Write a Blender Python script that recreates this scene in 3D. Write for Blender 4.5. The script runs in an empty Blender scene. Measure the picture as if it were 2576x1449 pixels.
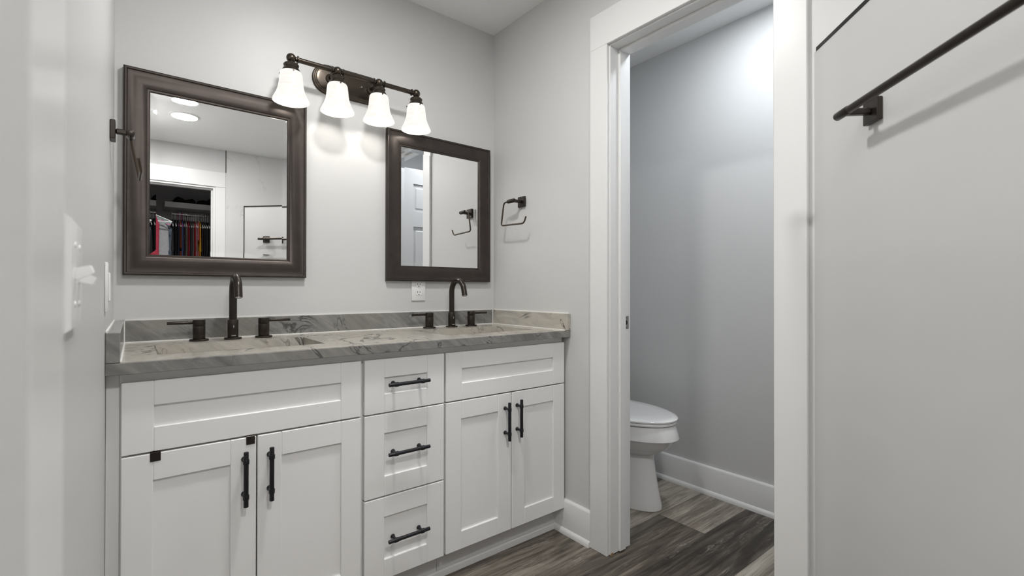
import bpy, bmesh, math, random
from mathutils import Vector, Matrix
random.seed(4)
SC = bpy.context.scene
COL = SC.collection
PI = math.pi

# ------------------------------------------------------------------ camera
W, H = 1.55, 2.423                     # right wall, ceiling
cam_d = bpy.data.cameras.new('camera')
cam = bpy.data.objects.new('camera', cam_d); COL.objects.link(cam)
cam_d.sensor_fit = 'HORIZONTAL'; cam_d.sensor_width = 36.0
cam_d.lens = 36.0 * 1194.95 / 2576.0
cam_d.clip_start = 0.02
yaw, pitch, roll = map(math.radians, (38.4933, 0.2742, 0.0587))
Fw = Vector((math.sin(yaw)*math.cos(pitch), math.cos(yaw)*math.cos(pitch), math.sin(pitch)))
Rt = Vector((math.cos(yaw), -math.sin(yaw), 0)); Up = Rt.cross(Fw)
R2 = Rt*math.cos(roll) + Up*math.sin(roll); U2 = -Rt*math.sin(roll) + Up*math.cos(roll)
cam.matrix_world = Matrix(((R2.x, U2.x, -Fw.x, 0.0537), (R2.y, U2.y, -Fw.y, -2.0391), (R2.z, U2.z, -Fw.z, 1.0651), (0, 0, 0, 1)))
cam_d.dof.use_dof = True; cam_d.dof.focus_distance = 2.1; cam_d.dof.aperture_fstop = 5.0
SC.camera = cam

# ------------------------------------------------------------------ light and exposure
SC.view_settings.view_transform = 'Standard'
SC.view_settings.look = 'None'
SC.view_settings.gamma = 1.0
SC.view_settings.use_curve_mapping = False
SC.view_settings.exposure = 0.0
world = bpy.data.worlds.new('world'); SC.world = world; world.use_nodes = True
world.node_tree.nodes['Background'].inputs[0].default_value = (0.8, 0.88, 1.0, 1)
world.node_tree.nodes['Background'].inputs[1].default_value = 0.3
VANITY_BULB, SHADE_GLOW = 30.0, 0.93   # emission strengths of the lamps in the room
DISK_MAIN, DISK_FRONT, DISK_TOILET = 300.0, 225.0, 125.0
WARM, COOL = (1.0, 0.955, 0.89), (0.90, 0.95, 1.0)

# ------------------------------------------------------------------ materials
def new_mat(name):
    m = bpy.data.materials.new(name); m.use_nodes = True
    return m, m.node_tree.nodes, m.node_tree.links, m.node_tree.nodes['Principled BSDF']
def rgba(c): return (c[0], c[1], c[2], 1)
def mat(name, col, rough=0.5, metal=0.0, spec=0.5, bump=0.0, scale=200.0, coat=0.0, var=0.0):
    m, N, L, b = new_mat(name)
    b.inputs['Base Color'].default_value = rgba(col)
    b.inputs['Roughness'].default_value = rough; b.inputs['Metallic'].default_value = metal
    b.inputs['Specular IOR Level'].default_value = spec; b.inputs['Coat Weight'].default_value = coat
    tc = N.new('ShaderNodeTexCoord'); n = N.new('ShaderNodeTexNoise'); n.inputs['Scale'].default_value = scale; n.inputs['Detail'].default_value = 4
    L.new(tc.outputs['Object'], n.inputs['Vector'])
    if bump:
        bp = N.new('ShaderNodeBump'); bp.inputs['Strength'].default_value = bump; bp.inputs['Distance'].default_value = 0.002
        L.new(n.outputs['Fac'], bp.inputs['Height']); L.new(bp.outputs['Normal'], b.inputs['Normal'])
    if var:
        mx = N.new('ShaderNodeMix'); mx.data_type = 'RGBA'
        mx.inputs[6].default_value = rgba([c*(1-var) for c in col]); mx.inputs[7].default_value = rgba([min(1, c*(1+var)) for c in col])
        L.new(n.outputs['Fac'], mx.inputs[0]); L.new(mx.outputs[2], b.inputs['Base Color'])
    return m
def emis(name, col, s):
    m, N, L, b = new_mat(name)
    b.inputs['Base Color'].default_value = rgba((0.9, 0.9, 0.9))
    b.inputs['Emission Color'].default_value = rgba(col); b.inputs['Emission Strength'].default_value = s
    return m
def ramp(N, L, src, stops):
    r = N.new('ShaderNodeValToRGB'); e = r.color_ramp.elements
    while len(e) < len(stops): e.new(0.5)
    for k, (p, c) in enumerate(stops): e[k].position = p; e[k].color = rgba(c) if len(c) == 3 else c
    L.new(src, r.inputs[0]); return r.outputs[0]
def mth(N, L, op, a, b=None, c=None):
    n = N.new('ShaderNodeMath'); n.operation = op
    for k, v in enumerate((a, b, c)):
        if v is None: continue
        if isinstance(v, (int, float)): n.inputs[k].default_value = v
        else: L.new(v, n.inputs[k])
    return n.outputs[0]
def mixc(N, L, fac, a, b, blend='MIX'):
    n = N.new('ShaderNodeMix'); n.data_type = 'RGBA'; n.blend_type = blend
    for k, v in ((0, fac), (6, a), (7, b)):
        if isinstance(v, (int, float)): n.inputs[k].default_value = v
        elif isinstance(v, tuple): n.inputs[k].default_value = rgba(v)
        else: L.new(v, n.inputs[k])
    return n.outputs[2]
def noise(N, L, vec, scale, detail=5, rough=0.55, dist=0.0):
    n = N.new('ShaderNodeTexNoise'); n.inputs['Scale'].default_value = scale; n.inputs['Detail'].default_value = detail
    n.inputs['Roughness'].default_value = rough; n.inputs['Distortion'].default_value = dist
    L.new(vec, n.inputs['Vector']); return n.outputs['Fac']
def mapping(N, L, vec, rot=(0, 0, 0), scl=(1, 1, 1), loc=(0, 0, 0)):
    n = N.new('ShaderNodeMapping'); n.inputs['Rotation'].default_value = rot; n.inputs['Scale'].default_value = scl; n.inputs['Location'].default_value = loc
    L.new(vec, n.inputs['Vector']); return n.outputs[0]

def stone_mat(name, lo, mid, hi, patch, patch_at):
    m, N, L, b = new_mat(name)
    P = N.new('ShaderNodeNewGeometry').outputs['Position']
    v = mapping(N, L, P, (0.3, 0.85, 0.35), (1, 1, 1))
    st = mapping(N, L, v, (0, 0, 0), (20, 4, 3))
    big = noise(N, L, v, 5.0, 4, 0.5, 1.2)
    fine = noise(N, L, st, 1.6, 8, 0.65, 0.6)
    base = ramp(N, L, fine, [(0.28, lo), (0.52, mid), (0.75, hi)])
    base = mixc(N, L, ramp(N, L, big, [(patch_at, (0, 0, 0)), (patch_at+0.28, (1, 1, 1))]), base, patch, 'MIX')
    base = mixc(N, L, 0.42, base, ramp(N, L, fine, [(0.25, lo), (0.75, hi)]))
    # dark cracks and pale strokes
    c1 = mth(N, L, 'ABSOLUTE', mth(N, L, 'SUBTRACT', noise(N, L, mapping(N, L, v, (0, 0, 0), (1.0, 0.55, 0.55), (3.1, 0.4, 1.7)), 5.2, 6, 0.55, 0.9), 0.5))
    k1 = ramp(N, L, c1, [(0.0, (1, 1, 1)), (0.003, (1, 1, 1)), (0.010, (0, 0, 0))])
    gate = ramp(N, L, noise(N, L, mapping(N, L, P, loc=(7.3, 2, 1)), 3.4, 2), [(0.43, (0, 0, 0)), (0.53, (1, 1, 1))])
    base = mixc(N, L, mth(N, L, 'MULTIPLY', mth(N, L, 'MULTIPLY', k1, gate), 0.85), base, (0.06, 0.062, 0.06))
    c2 = mth(N, L, 'ABSOLUTE', mth(N, L, 'SUBTRACT', noise(N, L, mapping(N, L, v, (0, 0, 0.5), (2, 1, 1), (9, 4, 2)), 5, 6, 0.6, 0.8), 0.5))
    base = mixc(N, L, mth(N, L, 'MULTIPLY', ramp(N, L, c2, [(0.0, (1, 1, 1)), (0.010, (0, 0, 0))]), 0.07), base, (0.60, 0.60, 0.58))
    L.new(base, b.inputs['Base Color'])
    b.inputs['Roughness'].default_value = 0.13; b.inputs['Specular IOR Level'].default_value = 0.12
    return m
def tile_mat():
    m, N, L, b = new_mat('white_marble_tile')
    P = N.new('ShaderNodeNewGeometry').outputs['Position']
    w = mapping(N, L, P, (0.4, 0.5, 0.2), (1, 1, 1), (2.2, 0, 0.6))
    c = mth(N, L, 'ABSOLUTE', mth(N, L, 'SUBTRACT', noise(N, L, w, 1.5, 7, 0.55, 0.8), 0.5))
    k = ramp(N, L, c, [(0.0, (1, 1, 1)), (0.012, (0, 0, 0))])
    g = ramp(N, L, noise(N, L, mapping(N, L, P, loc=(1, 5, 3)), 2.2, 2), [(0.48, (0, 0, 0)), (0.62, (1, 1, 1))])
    col = mixc(N, L, mth(N, L, 'MULTIPLY', mth(N, L, 'MULTIPLY', k, g), 0.7), (0.64, 0.64, 0.636), (0.26, 0.26, 0.27))
    L.new(col, b.inputs['Base Color']); b.inputs['Roughness'].default_value = 0.22
    return m
def floor_mat():
    m, N, L, b = new_mat('weathered_plank_vinyl')
    P = N.new('ShaderNodeNewGeometry').outputs['Position']
    s = N.new('ShaderNodeSeparateXYZ'); L.new(P, s.inputs[0])
    vy = mth(N, L, 'DIVIDE', mth(N, L, 'ADD', s.outputs[1], 0.703), 0.2305)
    row = mth(N, L, 'FLOOR', vy)
    ux = mth(N, L, 'ADD', mth(N, L, 'DIVIDE', mth(N, L, 'SUBTRACT', s.outputs[0], 2.013), 1.22), mth(N, L, 'MULTIPLY', mth(N, L, 'ADD', row, 1.0), 0.37))
    colm = mth(N, L, 'FLOOR', ux)
    seed = mth(N, L, 'FRACT', mth(N, L, 'ADD', mth(N, L, 'MULTIPLY_ADD', row, 0.1846, mth(N, L, 'MULTIPLY', colm, 0.4107)), 20.0+0.8509))
    cv = N.new('ShaderNodeCombineXYZ'); L.new(s.outputs[0], cv.inputs[0]); L.new(s.outputs[1], cv.inputs[1]); L.new(mth(N, L, 'MULTIPLY', seed, 37.0), cv.inputs[2])
    g1 = noise(N, L, mapping(N, L, cv.outputs[0], (0, 0, 0), (0.9, 9, 1)), 2.2, 9, 0.66, 0.8)
    g2 = noise(N, L, mapping(N, L, cv.outputs[0], (0, 0, 0), (2.5, 70, 1)), 2.0, 6, 0.7, 0.3)
    tone = ramp(N, L, mth(N, L, 'ADD', mth(N, L, 'MULTIPLY', g1, 1.05), mth(N, L, 'ADD', mth(N, L, 'MULTIPLY', seed, 0.50), -0.28)),
                [(0.20, (0.032, 0.025, 0.019)), (0.38, (0.105, 0.088, 0.070)), (0.56, (0.25, 0.22, 0.183)), (0.82, (0.52, 0.475, 0.41))])
    col = mixc(N, L, ramp(N, L, g2, [(0.36, (1, 1, 1)), (0.54, (0, 0, 0))]), tone, (0.55, 0.52, 0.49), 'MULTIPLY')
    # whitewashed feathery patches along some grain lines
    g3 = mth(N, L, 'ABSOLUTE', mth(N, L, 'SUBTRACT', noise(N, L, mapping(N, L, cv.outputs[0], (0, 0, 0), (1.3, 16, 1), (4, 2, 0)), 2.4, 8, 0.62, 0.7), 0.5))
    g4 = noise(N, L, mapping(N, L, cv.outputs[0], (0, 0, 0), (2, 6, 1), (1, 8, 0)), 1.5, 3)
    wl = mth(N, L, 'MULTIPLY', ramp(N, L, g3, [(0.0, (1, 1, 1)), (0.018, (0, 0, 0))]), ramp(N, L, g4, [(0.47, (0, 0, 0)), (0.6, (1, 1, 1))]))
    col = mixc(N, L, mth(N, L, 'MULTIPLY', wl, 0.5), col, (0.50, 0.47, 0.42))
    fy = mth(N, L, 'SUBTRACT', vy, row); fx = mth(N, L, 'SUBTRACT', ux, colm)
    ey = mth(N, L, 'LESS_THAN', mth(N, L, 'MINIMUM', fy, mth(N, L, 'SUBTRACT', 1.0, fy)), 0.006)
    ex = mth(N, L, 'LESS_THAN', mth(N, L, 'MINIMUM', fx, mth(N, L, 'SUBTRACT', 1.0, fx)), 0.0012)
    edge = mth(N, L, 'MAXIMUM', ex, ey)
    col = mixc(N, L, mth(N, L, 'MULTIPLY', edge, 0.6), col, (0.03, 0.028, 0.026))
    L.new(col, b.inputs['Base Color'])
    bp = N.new('ShaderNodeBump'); bp.inputs['Strength'].default_value = 0.25; bp.inputs['Distance'].default_value = 0.001
    L.new(mth(N, L, 'SUBTRACT', g2, edge), bp.inputs['Height']); L.new(bp.outputs['Normal'], b.inputs['Normal'])
    b.inputs['Roughness'].default_value = 0.42
    return m
def shade_mat():
    m, N, L, b = new_mat('alabaster_shade_glass')
    tc = N.new('ShaderNodeTexCoord').outputs['Object']
    sw = noise(N, L, mapping(N, L, tc, (0.5, 0.3, 0), (6, 6, 14)), 2.0, 6, 0.6, 2.2)
    col = ramp(N, L, sw, [(0.34, (0.86, 0.86, 0.855)), (0.58, (1, 1, 1))])
    b.inputs['Base Color'].default_value = rgba((0.14, 0.14, 0.137))
    b.inputs['Roughness'].default_value = 0.2
    b.inputs['Emission Strength'].default_value = SHADE_GLOW
    L.new(mixc(N, L, 1.0, col, WARM, 'MULTIPLY'), b.inputs['Emission Color'])
    return m
M = dict(
    wall=mat('light_grey_wall_paint', (0.60, 0.602, 0.600), 0.42, bump=0.12, scale=260),
    white=mat('white_semigloss_trim', (0.74, 0.74, 0.735), 0.32, bump=0.03, scale=120),
    ceil=mat('white_ceiling_paint', (0.87, 0.87, 0.865), 0.75, bump=0.08, scale=220),
    cab=mat('white_painted_cabinet', (0.82, 0.82, 0.815), 0.36, bump=0.02, scale=150),
    cabin=mat('cabinet_inside_shadow_gap', (0.30, 0.29, 0.275), 0.7),
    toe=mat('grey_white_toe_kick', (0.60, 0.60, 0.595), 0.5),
    panel=mat('plain_white_wall_panel', (0.62, 0.62, 0.615), 0.3, bump=0.02, scale=40),
    stone=stone_mat('shaded_grey_quartzite', (0.132, 0.131, 0.127), (0.213, 0.211, 0.204), (0.33, 0.326, 0.312), (0.265, 0.25, 0.222), 0.46),  # darker copy of the worktop stone; part slab variation, part shade in the colour
    stone_lit=stone_mat('lit_beige_quartzite', (0.30, 0.288, 0.26), (0.435, 0.415, 0.375), (0.56, 0.54, 0.495), (0.50, 0.455, 0.39), 0.36), tile=tile_mat(), floor=floor_mat(),  # beige quartzite: lighter copy, part slab variation, part lamp light painted into the colour
    caulk=mat('white_caulk', (0.80, 0.79, 0.77), 0.4),
    bronze=mat('oil_rubbed_bronze', (0.045, 0.037, 0.032), 0.30, 0.75, var=0.2, scale=30),
    lampm=mat('bronze_lamp_metal', (0.075, 0.062, 0.050), 0.28, 0.85, var=0.2, scale=30),
    frame=mat('dark_bronze_frame', (0.060, 0.050, 0.045), 0.35, 0.75, var=0.25, scale=18),
    black=mat('matte_black_pull', (0.012, 0.012, 0.016), 0.42, 0.3),
    ringm=mat('brushed_bronze_ring', (0.10, 0.08, 0.062), 0.34, 0.85),
    trimb=mat('black_metal_edge_trim', (0.012, 0.012, 0.012), 0.35, 0.4),
    mirror=mat('silvered_mirror', (0.90, 0.905, 0.905), 0.0, 1.0),
    chrome=mat('nickel', (0.50, 0.49, 0.47), 0.28, 1.0),
    plastic=mat('white_plastic', (0.80, 0.80, 0.80), 0.3),
    dark=mat('dark_slot', (0.01, 0.01, 0.01), 0.8),
    porc=mat('white_porcelain', (0.80, 0.80, 0.80), 0.10, coat=0.4),
    door=mat('white_panel_door', (0.68, 0.68, 0.685), 0.4),
    closet=mat('closet_grey_paint', (0.50, 0.50, 0.51), 0.7),
    bulb=emis('lit_bulb', WARM, VANITY_BULB), shade=shade_mat(),
    disk=emis('lit_ceiling_disk', (1.0, 0.985, 0.96), DISK_MAIN), disk2=emis('lit_ceiling_disk_front', (1.0, 0.985, 0.96), DISK_FRONT), diskt=emis('lit_cool_ceiling_disk', COOL, DISK_TOILET),
    duffel=mat('black_cloth', (0.008, 0.008, 0.008), 0.9),
    silver=mat('silver_print', (0.7, 0.7, 0.7), 0.3, 0.5), rawwood=mat('raw_brown_wood', (0.30, 0.20, 0.11), 0.7),
)

# ------------------------------------------------------------------ mesh helpers
class MB:
    def __init__(s): s.bm = bmesh.new()
    def box(s, x0, x1, y0, y1, z0, z1, bev=0.0, seg=1, T=None):
        vs = [s.bm.verts.new((x, y, z)) for x in (x0, x1) for y in (y0, y1) for z in (z0, z1)]
        fs = [s.bm.faces.new([vs[i] for i in f]) for f in ((0, 1, 3, 2), (4, 6, 7, 5), (0, 4, 5, 1), (2, 3, 7, 6), (0, 2, 6, 4), (1, 5, 7, 3))]
        if bev:
            es = list({e for f in fs for e in f.edges})
            r = bmesh.ops.bevel(s.bm, geom=es + vs, offset=bev, segments=seg, affect='EDGES', profile=0.5)
            vs = list({v for f in r['faces'] for v in f.verts} | {v for v in vs if v.is_valid})
            vs = [v for v in vs if v.is_valid]
        if T is not None:
            for v in vs: v.co = T @ v.co
        return s
    def loft(s, rings, cap=True, close=False):
        R = [[s.bm.verts.new(p) for p in r] for r in rings]
        n = len(R[0]); pairs = list(zip(R, R[1:])) + ([(R[-1], R[0])] if close else [])
        for a, b in pairs:
            for i in range(n): s.bm.faces.new((a[i], a[(i+1) % n], b[(i+1) % n], b[i]))
        if cap and not close:
            s.bm.faces.new(list(reversed(R[0]))); s.bm.faces.new(R[-1])
        return s
    def lathe(s, o, axis, prof, n=32, cap=True):
        """prof: (distance along axis, radius)"""
        o, a = Vector(o), Vector(axis).normalized()
        u = a.orthogonal().normalized(); w = a.cross(u)
        return s.loft([[o + a*h + (u*math.cos(2*PI*k/n) + w*math.sin(2*PI*k/n))*max(r, 1e-5) for k in range(n)] for h, r in prof], cap)
    def cyl(s, p0, p1, r, n=24, bev=0.0):
        p0, p1 = Vector(p0), Vector(p1); l = (p1-p0).length
        pr = [(0, r), (l, r)] if not bev else [(0, r-bev), (bev*0.3, r-bev*0.3), (bev, r), (l-bev, r), (l-bev*0.3, r-bev*0.3), (l, r-bev)]
        return s.lathe(p0, p1-p0, pr, n)
    def ball(s, c, r, n=24, m=14):
        return s.lathe(Vector(c)-Vector((0, 0, r)), (0, 0, 1), [(r-r*math.cos(PI*k/m), r*math.sin(PI*k/m)) for k in range(m+1)], n)
    def tube(s, path, r, n=14, cap=True):
        P = [Vector(p) for p in path]; rings = []
        t = (P[1]-P[0]).normalized(); u = t.orthogonal().normalized()
        for i, p in enumerate(P):
            t = ((P[min(i+1, len(P)-1)]-p).normalized() + (p-P[max(i-1, 0)]).normalized()).normalized()
            u = (u - t*u.dot(t)).normalized(); w = t.cross(u)
            rr = r[i] if isinstance(r, (list, tuple)) else r
            rings.append([p + (u*math.cos(2*PI*k/n) + w*math.sin(2*PI*k/n))*rr for k in range(n)])
        return s.loft(rings, cap)
    def prism(s, pts, z0, z1, T=None):
        f = (lambda v: T @ Vector(v)) if T is not None else Vector
        return s.loft([[f((x, y, z0)) for x, y in pts], [f((x, y, z1)) for x, y in pts]])
    def build(s, name, m, parent=None, smooth=35):
        bmesh.ops.recalc_face_normals(s.bm, faces=s.bm.faces)
        off = Vector((0, 0, 0)); p = parent
        while p is not None: off += p.location; p = p.parent
        if parent is None:                                   # origin at the base of the mesh
            co = [v.co for v in s.bm.verts]
            off = Vector(((min(c.x for c in co)+max(c.x for c in co))/2, (min(c.y for c in co)+max(c.y for c in co))/2, min(c.z for c in co)))
        bmesh.ops.translate(s.bm, verts=s.bm.verts, vec=-off)
        me = bpy.data.meshes.new(name)
        s.bm.to_mesh(me); s.bm.free()
        me.materials.append(m)
        if smooth:
            me.polygons.foreach_set('use_smooth', [True]*len(me.polygons))
            me.set_sharp_from_angle(angle=math.radians(smooth))
        o = bpy.data.objects.new(name, me); COL.objects.link(o)
        if parent is None: o.location = off
        else: o.parent = parent
        return o
def fillet(pts, r, n=6):
    P = [Vector(p) for p in pts]; out = [P[0]]
    for a, b, c in zip(P, P[1:], P[2:]):
        d1, d2 = (a-b), (c-b); k = min(r, d1.length*0.49, d2.length*0.49)
        q0, q1 = b + d1.normalized()*k, b + d2.normalized()*k
        for i in range(n+1):
            t = i/n; out.append(q0*(1-t)**2 + b*2*t*(1-t) + q1*t*t)
    out.append(P[-1]); return out
def tag(o, label, cat, group=None):
    o['label'] = label; o['category'] = cat
    if group: o['group'] = group
    return o
def thing(name, label, cat, loc, group=None):
    o = bpy.data.objects.new(name, None); COL.objects.link(o); o.location = loc; o.empty_display_size = 0.05
    return tag(o, label, cat, group)
def struct(name, mb, m, smooth=35):
    o = mb.build(name, m, None, smooth); o['kind'] = 'structure'; return o
def copy_tree(o, parent=None):
    c = o.copy(); COL.objects.link(c); c.parent = parent
    for ch in list(o.children): copy_tree(ch, c)
    return c

# ------------------------------------------------------------------ the room shell
T = 0.115
X2 = 2.416                      # far wall of the toilet room
YE = -3.34                      # wall opposite the vanity (closet door, shower)
JA, JB = -0.786, -1.4206        # clear opening of the toilet door (casing edges)
ZI = 2.056
floor_o = struct('floor', MB().box(-0.4, X2+0.1, -4.6, 0.1, -0.1, 0.0), M['floor'], 0)
struct('ceiling', MB().box(-0.4, X2+0.1, -4.6, 0.1, H, H+0.1), M['ceil'], 0)
struct('wall_back', MB().box(-0.4, X2+0.1, 0.0, 0.1, 0, H), M['wall'], 0)
b = MB(); b.box(W, W+T, JA-0.006+0.02, 0, 0, H); b.box(W, W+T, JB-0.014, JA+0.014, ZI+0.02, H); b.box(W, W+T, YE-0.1, JB-0.014, 0, H)
struct('wall_right', b, M['wall'], 0)
EA, EB = -1.806, -2.60          # entry doorway in the left wall
b = MB(); b.box(-T, 0, EA, 0, 0, H); b.box(-T, 0, EB, EA, 2.06, H); b.box(-T, 0, YE, EB, 0, H)
struct('wall_left', b, M['wall'], 0)
CA, CB = 0.05, 0.658            # closet doorway
b = MB(); b.box(-0.4, CA, YE-T, YE, 0, H); b.box(CA, CB, YE-T, YE, ZI, H); b.box(CB, X2+0.1, YE-T, YE, 0, H)
struct('wall_front', b, M['wall'], 0)
b = MB(); b.box(X2, X2+0.1, -2.1, 0, 0, H); struct('wall_toilet_side', b, M['wall'], 0)
b = MB(); b.box(W+T, X2, -2.1, -2.0, 0, H); struct('wall_toilet_front', b, M['wall'], 0)
b = MB(); b.box(-0.4, 1.4, -4.45, -4.35, 0, H); b.box(-0.2, -0.1, -4.35, YE-T, 0, H); b.box(1.3, 1.4, -4.35, YE-T, 0, H)
struct('wall_closet', b, M['closet'], 0)

# toilet doorway: casing (bathroom side), jambs, stops
tc = 0.0152
def casing(name, parts): 
    b = MB()
    for p in parts: b.box(*p, bev=0.0015)
    return struct(name, b, M['white'])
HC = 2.197
casing('trim_1', [(W-tc, W, JA, -0.697, 0, ZI), (W-tc, W, -1.51, JB, 0, ZI), (W-tc, W, -1.51, -0.697, ZI, HC)])
x1 = W+T
j0, j1 = JA-0.006, JB+0.006
b = MB()
b.box(W, x1, j0, JA+0.014, 0.004, ZI-0.006); b.box(W, x1, JB-0.014, j1, 0.004, ZI-0.006); b.box(W, x1, JB-0.014, JA+0.014, ZI-0.006, ZI+0.02)
s0, s1 = W+0.048, W+0.086
b.box(s0, s1, j0-0.011, j0, 0.006, ZI-0.006, bev=0.002); b.box(s0, s1, j1, j1+0.011, 0.006, ZI-0.006, bev=0.002); b.box(s0, s1, j1+0.011, j0-0.011, ZI-0.017, ZI-0.006, bev=0.002)
struct('trim_2', b, M['white'])
casing('trim_3', [(x1, x1+tc, j0+0.002, -0.70, 0, ZI), (x1, x1+tc, -1.505, j1-0.002, 0, ZI), (x1, x1+tc, -1.505, -0.70, ZI, HC-0.05)])
# raw wood showing at the foot of the jamb
struct('trim_9', MB().box(W+0.001, W+0.014, j0-0.003, j0-0.0002, 0.0002, 0.011), M['rawwood'], 0)
# entry doorway casing on the left wall and its jamb, with a closed door behind
b = MB(); b.box(0, 0.026, EA-0.006, EA+0.098, 0, 2.06, bev=0.002); b.box(0, 0.026, EB-0.098, EB+0.006, 0, 2.06, bev=0.002); b.box(0, 0.026, EB-0.098, EA+0.098, 2.06, 2.2, bev=0.002)
struct('trim_4', b, M['white'])
b = MB(); b.box(-T, 0, EA-0.018, EA, 0, 2.042); b.box(-T, 0, EB, EB+0.018, 0, 2.042); b.box(-T, 0, EB, EA, 2.042, 2.06)
struct('trim_5', b, M['white'])
struct('trim_13', MB().box(-T, 0.0258, EA-0.0105, EA-0.0062, 0, 2.042), M['wall'], 0)
def panel_door(name, width, T4, handle_side, nh=2.028, t=0.035):
    """six-panel door in local x (0..width), y thickness, z up; T4 places it"""
    b = MB(); st, mid = 0.105, 0.10; pw = (width-2*st-mid)/2
    rows = [(0.20, 0.76), (0.95, 1.56), (1.69, 1.90)]
    zs = [0.0] + [v for r in rows for v in r] + [nh]
    for z0, z1 in zip(zs[0::2], zs[1::2]): b.box(st, width-st, 0, t, z0+0.008, z1+0.0, T=T4)
    b.box(0, st, 0, t, 0.008, nh, T=T4); b.box(width-st, width, 0, t, 0.008, nh, T=T4)
    for z0, z1 in rows:
        b.box(st+pw, st+pw+mid, 0, t, z0, z1, T=T4)
        for xx in (st, st+pw+mid):
            b.box(xx, xx+pw, 0.010, t-0.010, z0, z1, T=T4)
            b.box(xx+0.022, xx+pw-0.022, 0.004, t-0.004, z0+0.022, z1-0.022, bev=0.006, T=T4)
    o = struct(name, b, M['door'])
    hx = width-0.065 if handle_side else 0.065
    k = MB()
    for s in (-1, 1):
        y0 = 0 if s < 0 else t
        c = T4 @ Vector((hx, y0, 0.93)); d = (T4.to_3x3() @ Vector((0, s, 0)))
        k.lathe(c, d, [(0, 0.031), (0.006, 0.031), (0.009, 0.012), (0.03, 0.012), (0.036, 0.022), (0.05, 0.027), (0.062, 0.022), (0.066, 0.0)])
    k.build('door_handle', M['bronze'], o)
    return o
# toilet-room door, swung open 90 degrees into the toilet room
panel_door('door_1', 0.615, Matrix.Translation((x1+0.012, j1+0.004-0.035, 0)), True)
panel_door('door_2', EA-EB-0.044, Matrix.Translation((-0.08, EA-0.022, 0)) @ Matrix.Rotation(-PI/2, 4, 'Z'), True)
# closet doorway casing and jamb
casing('trim_6', [(CB+0.005, 0.745, YE, YE+tc, 0, ZI), (0.002, CA-0.005, YE, YE+tc, 0, ZI), (0.002, 0.745, YE, YE+tc, ZI+0.002, HC+0.006)])
b = MB(); b.box(CB-0.015, CB, YE-T, YE, 0, ZI-0.015); b.box(CA, CA+0.015, YE-T, YE, 0, ZI-0.015); b.box(CA, CB, YE-T, YE, ZI-0.015, ZI)
b.box(CB-0.027, CB-0.015, YE-0.075, YE-0.04, 0, ZI-0.027); b.box(CA+0.015, CB-0.015, YE-0.075, YE-0.04, ZI-0.027, ZI-0.015)
struct('trim_7', b, M['white'])
# baseboards with shoe moulding
def base_prof(h): return [(0, 0), (0.026, 0), (0.0255, 0.012), (0.022, 0.020), (0.0145, 0.024), (0.0145, h-0.010), (0.011, h-0.002), (0.007, h), (0, h)]
def baseboard(name, p, q, n, h=0.146):
    p, q, n = Vector(p), Vector(q), Vector(n)
    b = MB(); b.loft([[c + n*d + Vector((0, 0, z)) for d, z in base_prof(h)] for c in (p, q)])
    return struct(name, b, M['white'], 50)
baseboard('baseboard_right', (W, -0.697, 0), (W, -0.478, 0), (-1, 0, 0))
baseboard('baseboard_toilet', (X2, -0.001, 0), (X2, -2.0, 0), (-1, 0, 0))
baseboard('baseboard_toilet_back', (x1+0.001, 0, 0), (X2-0.027, 0, 0), (0, -1, 0))
baseboard('baseboard_left', (0, -0.60, 0), (0, EA+0.099, 0), (1, 0, 0))
baseboard('baseboard_left_rear', (0, EB-0.099, 0), (0, YE+0.001, 0), (1, 0, 0))

# ------------------------------------------------------------------ shower: tiled walls and the angled partition
YP, PT = -1.524, 0.115
r2 = math.sqrt(0.5)
TP = Matrix.Translation((W, YP, 0)) @ Matrix.Rotation(math.radians(-135), 4, 'Z')   # local x runs along the face away from the right wall, local -y faces the room
# rotation -135: local x -> (-r2,-r2); local y -> (r2,-r2) is into the shower
PL, PH = 1.14, 1.744
struct('wall_shower_rear', MB().box(0.745, W-0.011, YE, YE+0.010, 0, H-0.001), M['tile'], 0)
struct('wall_shower_side', MB().box(W-0.010, W, YE+0.010, YP-PT*1.42, 0, H-0.001), M['tile'], 0)
def polybox(b, pts, z0, z1): return b.loft([[Vector((x, y, z)) for x, y in pts] for z in (z0, z1)])
def pp(s, d): v = TP @ Vector((s, d, 0)); return (v.x, v.y)
wedge = [(W, YP), pp(PL, 0), pp(PL, PT), (W, YP-PT/r2)]
struct('wall_partition', polybox(MB(), wedge, 0, PH-0.010), M['panel'], 0)
polyt = [pp(0.006, -0.001), pp(PL+0.001, -0.001), pp(PL+0.001, PT+0.001), (W-0.011, YP-PT/r2-0.012), (W-0.011, YP-0.012)]
b = MB(); polybox(b, [pp(0.012, -0.0012), pp(PL, -0.0012), pp(PL, 0.004), pp(0.012, 0.004)], PH-0.0105, PH)
polybox(b, [pp(0.17, PT-0.004), pp(PL, PT-0.004), pp(PL, PT+0.001), pp(0.17, PT+0.001)], PH-0.0105, PH)
polybox(b, [pp(PL-0.006, -0.0012), pp(PL+0.0012, -0.0012), pp(PL+0.0012, 0.006), pp(PL-0.006, 0.006)], 0.0, PH)
polybox(b, [pp(PL-0.006, PT-0.006), pp(PL+0.0012, PT-0.006), pp(PL+0.0012, PT+0.0012), pp(PL-0.006, PT+0.0012)], 0.0, PH)
struct('trim_8', b, M['trimb'], 0)
b = MB(); polybox(b, [pp(0.016, 0.004), pp(PL-0.002, 0.004), pp(PL-0.002, PT-0.004), (W-0.011, YP-PT/r2+0.008), (W-0.011, YP-0.015)], PH-0.0098, PH-0.001)
struct('trim_10', b, M['tile'], 0)
struct('trim_11', MB().box(0.744, 0.751, YE+0.010, YE+0.0115, HC+0.007, H-0.001), M['trimb'], 0)
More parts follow.
